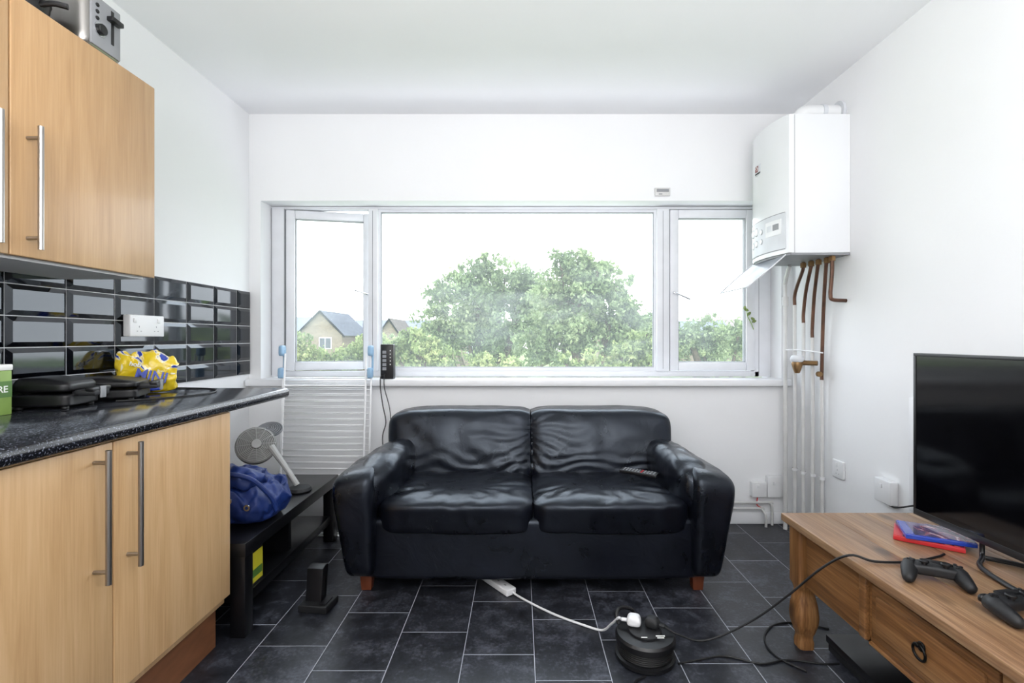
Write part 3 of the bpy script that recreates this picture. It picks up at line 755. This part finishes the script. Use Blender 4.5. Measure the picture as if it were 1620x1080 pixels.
# ---------------------------------------------------------------- on top of wall cabinet
to=thing('toaster','brushed steel toaster with controls on top of the wall cabinet','toaster',(-1.38,1.555,1.953))
pillow('toaster_body',-1.56,-1.293,1.48,1.63,1.962,2.145,m_steel,to,k=9,n=12)
box('control_panel',-1.296,-1.288,1.50,1.61,1.975,2.128,m_plasg,to,.003)
box('lever_slot',-1.2885,-1.2865,1.572,1.582,2.01,2.115,m_blk,to)
box('lever',-1.289,-1.268,1.555,1.600,2.075,2.09,m_blk,to,.003)
cyl('browning_dial',.016,.014,(-1.289,1.53,2.03),m_blk,to,(0,R(90),0))
lathe('dial_ring',[(.017,0),(.021,0),(.021,.004),(.017,.004)],(-1.2885,1.53,2.03),m_chrome,to,(0,R(90),0))
for i in range(3): cyl('push_button',.006,.005,(-1.289,1.52,2.06+i*.02),m_blk,to,(0,R(90),0))
boxes('toaster_feet',[(-1.54,-1.52,1.49,1.51,1.9535,1.965),(-1.33,-1.31,1.49,1.51,1.9535,1.965),(-1.54,-1.52,1.60,1.62,1.9535,1.965),(-1.33,-1.31,1.60,1.62,1.9535,1.965)],m_blk,to)
boxes('bread_slots',[(-1.53,-1.34,1.515,1.54,2.1435,2.147),(-1.53,-1.34,1.57,1.595,2.1435,2.147)],m_blk,to)
kt=thing('black_pan','black cooking pan stored on top of the wall cabinet','pan',(-1.43,1.42,1.953))
lathe('pan_body',[(0,0),(.045,0),(.052,.01),(.058,.08),(.061,.085),(.054,.085),(.048,.01),(0,.008)],(-1.40,1.405,1.954),m_blk,kt)
tube('pan_handle',[(-1.35,1.40,2.02),(-1.32,1.41,2.03),(-1.29,1.425,2.03)],.008,m_blk,kt)
bx=thing('white_appliance_box','white and grey countertop appliance on top of the wall cabinet','appliance',(-1.42,1.22,1.953))
pillow('appliance_body',-1.56,-1.30,1.12,1.33,1.962,2.20,m_plas,bx,k=10,n=10)
box('appliance_panel',-1.302,-1.297,1.15,1.30,1.98,2.10,m_plasg,bx,.002)
boxes('appliance_feet',[(-1.54,-1.52,1.14,1.16,1.9535,1.966),(-1.34,-1.32,1.14,1.16,1.9535,1.966),(-1.54,-1.52,1.29,1.31,1.9535,1.966),(-1.34,-1.32,1.29,1.31,1.9535,1.966)],m_blk,bx)

# ---------------------------------------------------------------- pine table
ta=thing('pine_coffee_table','rustic waxed pine coffee table with drawers and turned legs','coffee table',(1.25,1.22,0))
TX0,TX1,TY0,TY1=.95,1.56,.58,1.82
tt=boxes('table_top',[(TX0+.1525*i,TX0+.1525*(i+1)-.0006,TY0,TY1,.424,.45) for i in range(4)],m_pineY,ta,.0025)
boxes('table_apron',[(.985,1.0,TY0+.07,1.42,.228,.2485),(.985,1.0,TY0+.07,1.42,.402,.424),(.985,1.0,1.4,1.72,.228,.424),(.985,1.0,.98,1.02,.2485,.402),
   (1.51,1.525,TY0+.07,1.72,.228,.424),(1.03,1.50,1.755,1.77,.228,.424),(1.03,1.50,TY0+.03,TY0+.045,.228,.424)],m_pineS,ta,.002)
boxes('apron_moulding',[(.970,.986,1.405,1.432,.236,.424),(.970,.986,TY0+.08,1.70,.410,.424),(.976,.986,TY0+.08,1.40,.2285,.238)],m_pineS,ta,.003)
for y0,y1 in ((1.024,1.396),(.66,.976)):
    d=box('drawer',.982,1.0,y0,y1,.251,.399,m_pineS,ta,.003)
    boxes('drawer_panel',[(.974,.983,y0+.024,y1-.024,.272,.379)],m_pineS,d,.006)
    ym=(y0+y1)/2
    cyl('knob_plate',.012,.005,(.974,ym,.338),m_iron,d,(0,R(-90),0))
    ringp=[(.966-.002*math.sin(a),ym+.019*math.cos(a),.325+.019*math.sin(a)) for a in [i*math.pi/10 for i in range(20)]]
    tube('ring_handle',ringp,.0032,m_iron,d,False,8,True,label='black iron ring handle')
    cyl('knob_stud',.006,.012,(.97,ym,.343),m_iron,d,(0,R(-90),0))
def leg(x,y):
    bm=bmesh.new(); prof=[(.036,.424),(.036,.225),(.030,.215),(.027,.20),(.030,.185),(.037,.15),(.040,.115),(.038,.09),(.030,.06),(.024,.045),(.024,.035),(.027,.022),(.026,.001)]
    prev=None
    for r,z in prof:
        pts=[]
        for i in range(32):
            a=2*math.pi*i/32; c,s=math.cos(a),math.sin(a)
            ex=.28 if z>=.215 else .45
            pts.append(bm.verts.new((x+r*math.copysign(abs(c)**ex,c),y+r*math.copysign(abs(s)**ex,s),z)))
        if prev:
            for i in range(32): bm.faces.new([prev[i],prev[(i+1)%32],pts[(i+1)%32],pts[i]])
        else: bm.faces.new(pts)
        prev=pts
    bm.faces.new(prev)
    fin(bm,'leg',m_pineZ,ta,'auto')
for x in (1.0,1.505):
    for y in (TY0+.06,1.76): leg(x,y)
# ---------------------------------------------------------------- TV
tv=thing('television','large black flat-screen television on a curved stand','television',(1.32,1.195,.45))
box('tv_body',1.318,1.345,.72,1.669,.50,1.036,m_blk,tv,.004,3)
boxes('tv_bezel',[(1.3135,1.319,.72,1.669,1.026,1.036),(1.3135,1.319,.72,1.669,.50,.520),(1.3135,1.319,1.659,1.669,.52,1.026),(1.3135,1.319,.72,.73,.52,1.026)],m_blk,tv,.0008)
box('tv_screen',1.3155,1.3182,.73,1.659,.52,1.026,m_screen,tv)
pillow('tv_back_housing',1.342,1.385,.86,1.53,.52,.86,m_blkm,tv,k=8,n=8)
tube('tv_stand',[(1.332,1.44,.515),(1.332,1.44,.475),(1.318,1.425,.458),(1.26,1.36,.4570),(1.235,1.2,.4570),(1.26,1.04,.4570),(1.318,.97,.458),(1.332,.955,.475),(1.332,.955,.515)],.0065,m_blk,tv)
tube('tv_stand_rear',[(1.332,1.43,.457),(1.40,1.36,.457),(1.43,1.2,.457),(1.40,1.04,.457),(1.332,.97,.457)],.0065,m_blk,tv)
o=tube('aerial_cable',[(XR-.03,2.12,.375),(1.57,2.08,.38),(1.53,1.90,.45),(1.47,1.79,.462),(1.42,1.7,.458),(1.40,1.56,.458),(1.39,1.50,.52)],.0035,m_rub); top(o,'black cable running from the wall socket to the television','cable')
# ---------------------------------------------------------------- game cases
def case(name,label,cx,cy,z,rz,m1,m2):
    e=thing(name,label,'game case',(cx,cy,z),rz,'game cases on the pine table')
    box('case_shell',cx-.0675,cx+.0675,cy-.086,cy+.086,z+.0004,z+.0138,m1,e,.002)
    box('cover_sheet',cx-.060,cx+.065,cy-.083,cy+.083,z+.0137,z+.0144,m2,e)
    box('cover_banner',cx-.060,cx+.065,cy+.062,cy+.083,z+.0144,z+.0147,m1,e)
case('game_case','red plastic game case underneath a blue one on the pine table',1.285,1.575,.4505,R(52),m_red,m_cover2)
case('game_case','blue plastic game case with printed cover on the pine table',1.30,1.568,.4655,R(64),m_bcase,m_cover)
# ---------------------------------------------------------------- controllers
def controller(cx,cy,rz,label):
    z=.45
    e=thing('game_controller',label,'game controller',(cx,cy,z),rz,'controllers on the pine table')
    def body(w,p): 
        w.z+=.004*(1-p.x*p.x); return w
    bm=bmesh.new()
    pillow('',cx-.070,cx+.070,cy-.024,cy+.030,z+.012,z+.045,None,k=4,n=8,deform=body,nbm=bm)
    for s in (-1,1):
        tube_bm(bm,[(cx+s*.052,cy+.018,z+.030),(cx+s*.058,cy-.005,z+.028),(cx+s*.064,cy-.035,z+.022),(cx+s*.069,cy-.058,z+.017),(cx+s*.070,cy-.067,z+.015)],[.020,.022,.019,.015,.008],14)
    fin(bm,'controller_body',m_blkm,e,True)
    for s in (-1,1):
        lathe('thumbstick',[(0,0),(.007,0),(.007,.008),(.012,.010),(.0125,.014),(.010,.016),(0,.0145)],(cx+s*.025,cy-.012,z+.044),m_blk,e,segs=20)
        pillow('shoulder_button',cx+s*.052-.016,cx+s*.052+.016,cy+.022,cy+.038,z+.022,z+.042,m_blk,e,k=3,n=5)
    box('touchpad',cx-.026,cx+.026,cy+.000,cy+.028,z+.045,z+.0505,m_blk,e,.002)
    boxes('direction_pad',[(cx-.062,cx-.042,cy+.005,cy+.011,z+.044,z+.052),(cx-.055,cx-.049,cy-.002,cy+.018,z+.044,z+.052)],m_blk,e,.001)
    for dx,dy in ((0,.011),(0,-.011),(.011,0),(-.011,0)): cyl('action_button',.0045,.007,(cx+.052+dx,cy+.008+dy,z+.045),m_blk,e,segs=14)
    box('light_bar',cx-.018,cx+.018,cy+.029,cy+.0315,z+.026,z+.033,m_plasg,e,.001)
    e.scale=(.9,.9,.9)
controller(1.085,1.31,R(-28),'black wireless game controller with two thumbsticks near the table edge')
controller(1.135,1.15,R(12),'black wireless game controller beside another one in front of the television')
co=thing('games_console','black games console lying on the floor under the pine table','games console',(1.21,1.58,0))
box('lower_half',1.07,1.35,1.45,1.735,.003,.026,m_blkm,co,.002)
box('upper_half',1.065,1.355,1.455,1.74,.030,.055,m_blk,co,.002)
box('console_seam',1.075,1.345,1.46,1.73,.026,.030,m_plasg,co)
# ---------------------------------------------------------------- floor items
re_=thing('extension_reel','black round cable extension reel with plugs in its top sockets','extension reel',(.425,1.70,0))
lathe('reel_drum',[(0,.001),(.095,.001),(.1,.006),(.1,.018),(.088,.022),(.086,.058),(.1,.062),(.1,.078),(.094,.086),(.06,.088),(0,.088)],(.425,1.70,0),m_blk,re_,segs=48)
bm=bmesh.new()
for k in range(6): tube_bm(bm,[(.425+.089*math.cos(a*math.pi/18),1.70+.089*math.sin(a*math.pi/18),.025+k*.0062) for a in range(36)],.0035,6,True)
fin(bm,'wound_cable',m_rub,re_,True)
lathe('socket_hub',[(0,.087),(.055,.087),(.055,.094),(.05,.097),(0,.097)],(.425,1.70,0),m_blkm,re_,segs=32)
tube('reel_handle',[(.345,1.75,.085),(.34,1.765,.11),(.36,1.79,.12),(.40,1.80,.11),(.41,1.795,.085)],.007,m_blk,re_)
boxes('reel_markings',[(.45,.48,1.655,1.66,.0972,.0978),(.452,.475,1.645,1.649,.0972,.0978),(.40,.42,1.648,1.652,.0972,.0978)],m_wprint,re_)
def plug(name,label,x,y,z,mat,rz):
    e=thing(name,label,'plug',(x,y,z),rz)
    pillow('plug_body',x-.024,x+.024,y-.022,y+.022,z+.0005,z+.036,mat,e,k=4,n=8,deform=lambda w,p:Vector((x+(w.x-x)*(1-.2*max(0,p.z)),y+(w.y-y)*(1-.2*max(0,p.z)),w.z)))
    tube('cable_grip',[(x-.018,y,z+.014),(x-.042,y,z+.014)],.006,mat,e,False)
plug('power_plug','white power plug in the top of the extension reel',.392,1.722,.0975,m_plas,R(-15))
plug('power_plug','black power plug in the top of the extension reel',.452,1.708,.0975,m_blkm,R(150))
ex=thing('extension_block','flat white extension block lying partly under the sofa','extension block',(-.11,2.20,0),R(38))
box('block_body',-.135,-.085,2.08,2.31,.001,.028,m_plas,ex,.005,3)
boxes('socket_slots',[(-.113,-.107,2.12+i*.05,2.132+i*.05,.0275,.0285) for i in range(4)],m_plasg,ex)
o=tube('white_cable',[(-.035,2.115,.012),(.0,2.08,.007),(.07,2.01,.006),(.15,1.94,.006),(.23,1.885,.006),(.30,1.84,.01),(.325,1.79,.06),(.342,1.745,.108),(.35,1.735,.112)],.0042,m_plas); top(o,'white cable trailing across the floor to the reel','cable')
o=tube('power_cable',[(.485,1.69,.112),(.53,1.68,.09),(.62,1.67,.075),(.75,1.63,.16),(.84,1.56,.285),(.90,1.49,.40),(.945,1.435,.462),(1.0,1.41,.4555),(1.1,1.41,.4545),(1.2,1.44,.4545),(1.24,1.46,.4545)],.0034,m_rub); top(o,'black cable rising from the reel over the table edge','cable')
o=tube('floor_cable',[(.525,1.66,.004),(.60,1.68,.004),(.70,1.70,.004),(.80,1.66,.004),(.90,1.68,.004),(1.0,1.66,.004),(1.06,1.66,.004)],.0034,m_rub); top(o,'black cable winding over the floor under the table','cable','cables on the floor')
o=tube('floor_cable',[(.93,1.62,.004),(.87,1.70,.004),(.88,1.80,.004),(.95,1.88,.004),(1.05,1.9,.004),(1.15,1.86,.004)],.0034,m_rub); top(o,'black cable looping around the table leg on the floor','cable','cables on the floor')
o=tube('floor_cable',[(.40,1.598,.004),(.36,1.57,.004),(.33,1.50,.004),(.34,1.4,.004)],.0034,m_rub); top(o,'black cable leaving the extension reel on the floor','cable','cables on the floor')
dk=thing('charging_dock','small black plastic charging dock standing on the floor','dock',(-.81,2.02,0),R(-6))
prism('dock_base',[(-.872,1.965),(-.755,1.965),(-.752,2.06),(-.875,2.06)],.001,.03,m_blkm,dk,.004)
prism('dock_upright',[(2.0,.03),(2.045,.03),(2.062,.158),(2.045,.163),(2.015,.155)],-.862,-.795,m_blk,dk,.003,'x')
box('dock_slot',-.79,-.765,1.975,2.04,.0295,.034,m_blk,dk)
# sprig
sp=thing('plant_sprig','small green climbing sprig poking in at the window frame','plant',(1.40,3.03,1.10))
tube('stem',[(1.425,3.045,1.13),(1.40,3.02,1.17),(1.37,3.01,1.22),(1.36,3.0,1.26)],.002,m_green,sp)
for (x,z,a) in ((1.39,1.18,.4),(1.41,1.19,2.4),(1.365,1.22,.9),(1.375,1.25,2.8),(1.35,1.25,1.6)):
    bm=bmesh.new(); 
    vs=[bm.verts.new((x+math.cos(a)*u*.032-math.sin(a)*w*.02,3.0+.01*w,z+math.sin(a)*u*.032+math.cos(a)*w*.02)) for u,w in ((0,0),(.4,.4),(.8,.3),(1,0),(.8,-.3),(.4,-.4))]
    bm.faces.new(vs); fin(bm,'leaf',m_leaf2,sp)

# ---------------------------------------------------------------- outside
GZ=-4.0
structure(box('ground',-120,120,6,200,GZ-.2,GZ,m_grass))
def tree(label,x,y,blobs,nl,size,mat,seed):
    rnd=random.Random(seed)
    e=thing('garden_tree',label,'tree',(x,y,GZ))
    bm=bmesh.new()
    c0=blobs[0]
    tube_bm(bm,catmull([(x,y,GZ),(x+.1,y,GZ+1.6),((x+c0[0])/2,y,(GZ+1.6+c0[2])/2+.4),(c0[0],c0[1],c0[2])],4),[.22-.012*i for i in range(13)],8)
    for b in blobs[1:]:
        tube_bm(bm,catmull([(x+.1,y,GZ+1.7),((x+b[0])/2,(y+b[1])/2,(GZ+2.4+b[2])/2),(b[0],b[1],b[2]+b[3]*.4)],3),[.1-.011*i for i in range(7)],6)
    fin(bm,'trunk',m_bark,e,True)
    vol=sum(b[3]**2 for b in blobs); V=[];F=[]
    for b in blobs:
        n=int(nl*b[3]**2/vol)
        subs=[]
        for _ in range(46):
            d=Vector((rnd.gauss(0,1),rnd.gauss(0,1),rnd.gauss(0,1))).normalized()
            subs.append((d*b[3]*rnd.uniform(.3,1.02),b[3]*rnd.uniform(.10,.38)))
        for _ in range(n):
            so_,sr=rnd.choice(subs)
            d=Vector((rnd.gauss(0,1),rnd.gauss(0,1),rnd.gauss(0,1))).normalized()
            p=Vector(b[:3])+so_+d*sr*rnd.random()**.45
            s=size*rnd.uniform(.6,1.3)
            a=Vector((rnd.gauss(0,1),rnd.gauss(0,1),rnd.gauss(0,.6))).normalized(); c=a.orthogonal().normalized(); c=(Matrix.Rotation(rnd.random()*6.28,3,a)@c)
            bb=a.cross(c); i=len(V)
            V+= [p-c*s,p-bb*s*.5,p+c*s,p+bb*s*.5]; F.append((i,i+1,i+2,i+3))
    me=bpy.data.meshes.new('foliage'); o_=Vector((x,y,GZ))
    me.from_pydata([v-o_ for v in V],[],F); me.materials.append(mat)
    o=bpy.data.objects.new('foliage',me); link(o); o.parent=e; WP[o]=o_; o['kind']='stuff'
def PX(px,py,d): return ((px-823)*d/790, d, 1.085-(py-535)*d/790)
def blobs(lst): return [(*PX(a,b,d),r*d/790) for a,b,r,d in lst]
tree('broad leafy green tree with rounded crown beyond the window',-1.1,15.5,blobs([(755,475,58,15.5),(800,450,42,15.5),(725,452,36,15.5),(695,478,30,15.5),(772,425,24,15.5),(825,475,45,15.5),(745,520,58,15.5),(800,540,60,15.5),(690,530,48,15.5),(850,490,55,15.5),(838,452,24,15.5)]),24000,.075,m_leaf,1)
tree('tall leafy green tree with domed crown beyond the window',1.7,12.4,blobs([(915,465,55,12.4),(900,425,30,12.4),(945,438,38,12.4),(975,465,36,12.4),(868,462,36,12.4),(925,412,20,12.4),(885,408,16,12.4),(900,525,60,12.4),(960,520,55,12.4),(860,535,50,12.4),(1000,510,42,12.4),(1030,530,35,12.4)]),26000,.060,m_leaf,2)
tree('low spreading yellow-green tree beyond the window',1.9,9.0,blobs([(940,580,34,9),(985,574,34,9),(1030,562,38,9),(895,588,30,9),(1010,545,24,9)]),9000,.042,m_leaf2,3)
tree('low bushy green tree beyond the window',-.8,9.6,blobs([(760,584,30,9.6),(700,574,30,9.6),(655,566,34,9.6),(805,588,30,9.6),(620,566,33,9.6),(680,548,22,9.6),(650,535,20,9.6)]),10000,.042,m_leaf2,4)
tree('leafy garden shrub in front of the brick house',-5.5,13,blobs([(490,567,25,13),(560,560,28,13),(600,552,28,13),(530,579,28,13),(460,555,28,13),(478,545,18,13)]),7000,.055,m_leaf2,5)
tree('rounded green tree beyond the side window pane',6,15,blobs([(1090,532,32,15),(1130,530,32,15),(1170,536,36,15),(1110,555,40,15),(1072,545,30,15),(1200,555,40,15)]),9000,.06,m_leaf,6)
tree('distant green tree behind the other trees',-3.2,26,blobs([(640,546,26,26),(690,538,30,26),(600,548,22,26),(850,530,45,26),(1010,530,38,26),(1150,540,40,26)]),8000,.10,m_leaf,7)
def house(label,x0,x1,y0,y1,ze,zr,gable,mbody,mroof,chim=True):
    e=thing('house',label,'house',((x0+x1)/2,y0,GZ))
    box('house_walls',x0,x1,y0,y1,GZ,ze,mbody,e)
    if gable:   # gable faces viewer, ridge along y
        xm=(x0+x1)/2
        prism('gable_wall',[(x0,ze),(x1,ze),(xm,zr)],y0,y1,mbody,e,axis='y',smooth=False)
        bm=bmesh.new()
        for s in (-1,1):
            xe=x0-.4 if s<0 else x1+.4; dz=(zr-ze)*.4/((x1-x0)/2)
            vs=[bm.verts.new(p) for p in ((xm,y0-.3,zr+.12),(xe,y0-.3,ze-dz+.12),(xe,y1,ze-dz+.12),(xm,y1,zr+.12))]; bm.faces.new(vs)
        bmesh.ops.solidify(bm,geom=bm.faces[:],thickness=.15); fin(bm,'roof',mroof,e)
        bm=bmesh.new()
        for s in (-1,1):
            xe=x0-.4 if s<0 else x1+.4; dz=(zr-ze)*.4/((x1-x0)/2)
            vs=[bm.verts.new(p) for p in ((xm,y0-.35,zr+.15),(xe,y0-.35,ze-dz+.15),(xe,y0-.35,ze-dz-.15),(xm,y0-.35,zr-.2))]; bm.faces.new(vs)
        bmesh.ops.solidify(bm,geom=bm.faces[:],thickness=.05); fin(bm,'barge_board',m_white,e)
    else:
        ym=(y0+y1)/2
        prism('roof',[(y0-.3,ze-.1),(y1+.3,ze-.1),(ym,zr)],x0-.2,x1+.2,mroof,e,axis='x',smooth=False)
    if chim: 
        xc=x0+(x1-x0)*.75
        box('chimney',xc,xc+.9,(y0+y1)/2-.4,(y0+y1)/2+.4,zr-.6,zr+1.1,m_brick,e)
        for i in range(2): cyl('chimney_pot',.14,.4,(xc+.25+i*.4,(y0+y1)/2,zr+1.1),m_tile_r,e)
    n=max(1,int((x1-x0)/4)); 
    for i in range(n):
        xc=x0+(x1-x0)*(i+.5)/n+ (.6 if gable else 0)
        box('house_window',xc-.75,xc+.75,y0-.08,y0,ze-1.9,ze-.5,m_white,e)
        boxes('window_glazing',[(xc-.65,xc-.05,y0-.12,y0-.07,ze-1.8,ze-.6),(xc+.05,xc+.65,y0-.12,y0-.07,ze-1.8,ze-.6)],m_dglass,e)
house('buff brick house with steep gabled slate roof',-26.6,-21.4,60,70,1.7,4.35,True,m_brick,m_slate,False)
house('long terraced brick house with grey slate roof',-27,-13.5,76,84,1.6,4.0,False,m_brick,m_slate,False)
house('terraced brick house with brown tiled roof',-31.5,-27.4,62,70,1.9,3.9,False,m_brick,m_slate,False)
house('small gabled brick house with brown roof',-17.3,-14.1,60,68,1.0,3.4,True,m_brick,m_tile_r,False)
house('long brick house with slate roof behind the trees',-13.2,-4.0,66,74,1.0,2.7,False,m_brick,m_slate)
house('distant brick terrace with chimneys',24,36,85,93,1.8,4.2,False,m_brick,m_slate)
house('distant brick terrace with chimneys',36.5,50,88,96,2.2,4.6,False,m_brick,m_tile_r)
house('distant brick terrace with chimneys',14,23,90,98,1.8,4.0,False,m_brick,m_slate)

# ---------------------------------------------------------------- light
w=bpy.data.worlds.new('overcast_sky'); scene.world=w; w.use_nodes=True
nt=w.node_tree; bgn=nt.nodes['Background']
tc=nt.nodes.new('ShaderNodeTexCoord'); sp_=nt.nodes.new('ShaderNodeSeparateXYZ'); nt.links.new(tc.outputs['Generated'],sp_.inputs[0])
rp=nt.nodes.new('ShaderNodeValToRGB'); nt.links.new(sp_.outputs[2],rp.inputs[0])
rp.color_ramp.elements[0].position=0; rp.color_ramp.elements[0].color=(.94,.97,1,1); rp.color_ramp.elements[1].position=.6; rp.color_ramp.elements[1].color=(.80,.90,1,1)
nt.links.new(rp.outputs[0],bgn.inputs['Color']); bgn.inputs['Strength'].default_value=4.7
def area(name,loc,rot,sx,sy,power,col):
    l=bpy.data.lights.new(name,'AREA'); l.shape='RECTANGLE'; l.size=sx; l.size_y=sy; l.energy=power; l.color=col
    o=bpy.data.objects.new(name,l); link(o); o.location=loc; o.rotation_euler=rot; return o
area('added_overhead_fill',(0,-1.0,2.33),(R(18),0,0),2.0,1.4,40,(1,.99,.97))  # unseen fill light added overhead behind the camera, not a real fitting
area('added_ceiling_fill',(0,-.35,1.5),(R(157),0,0),2.2,1.1,84,(1,.995,.985))  # unseen fill aimed upward, added to brighten the ceiling
area('added_rear_fill',(0,-2.1,1.4),(R(90),0,0),2.4,1.5,10,(.99,.99,1))  # soft fill added in front of the solid rear wall; no window there
# ---------------------------------------------------------------- camera
cam=bpy.data.cameras.new('camera'); co_=bpy.data.objects.new('camera',cam); link(co_)
co_.location=(0,0,1.085); co_.rotation_euler=(R(90),0,0)
cam.sensor_width=36; cam.lens=790/1620*36; cam.shift_x=-13/1620; cam.shift_y=-5/1620; cam.clip_start=.02; cam.clip_end=500
scene.camera=co_
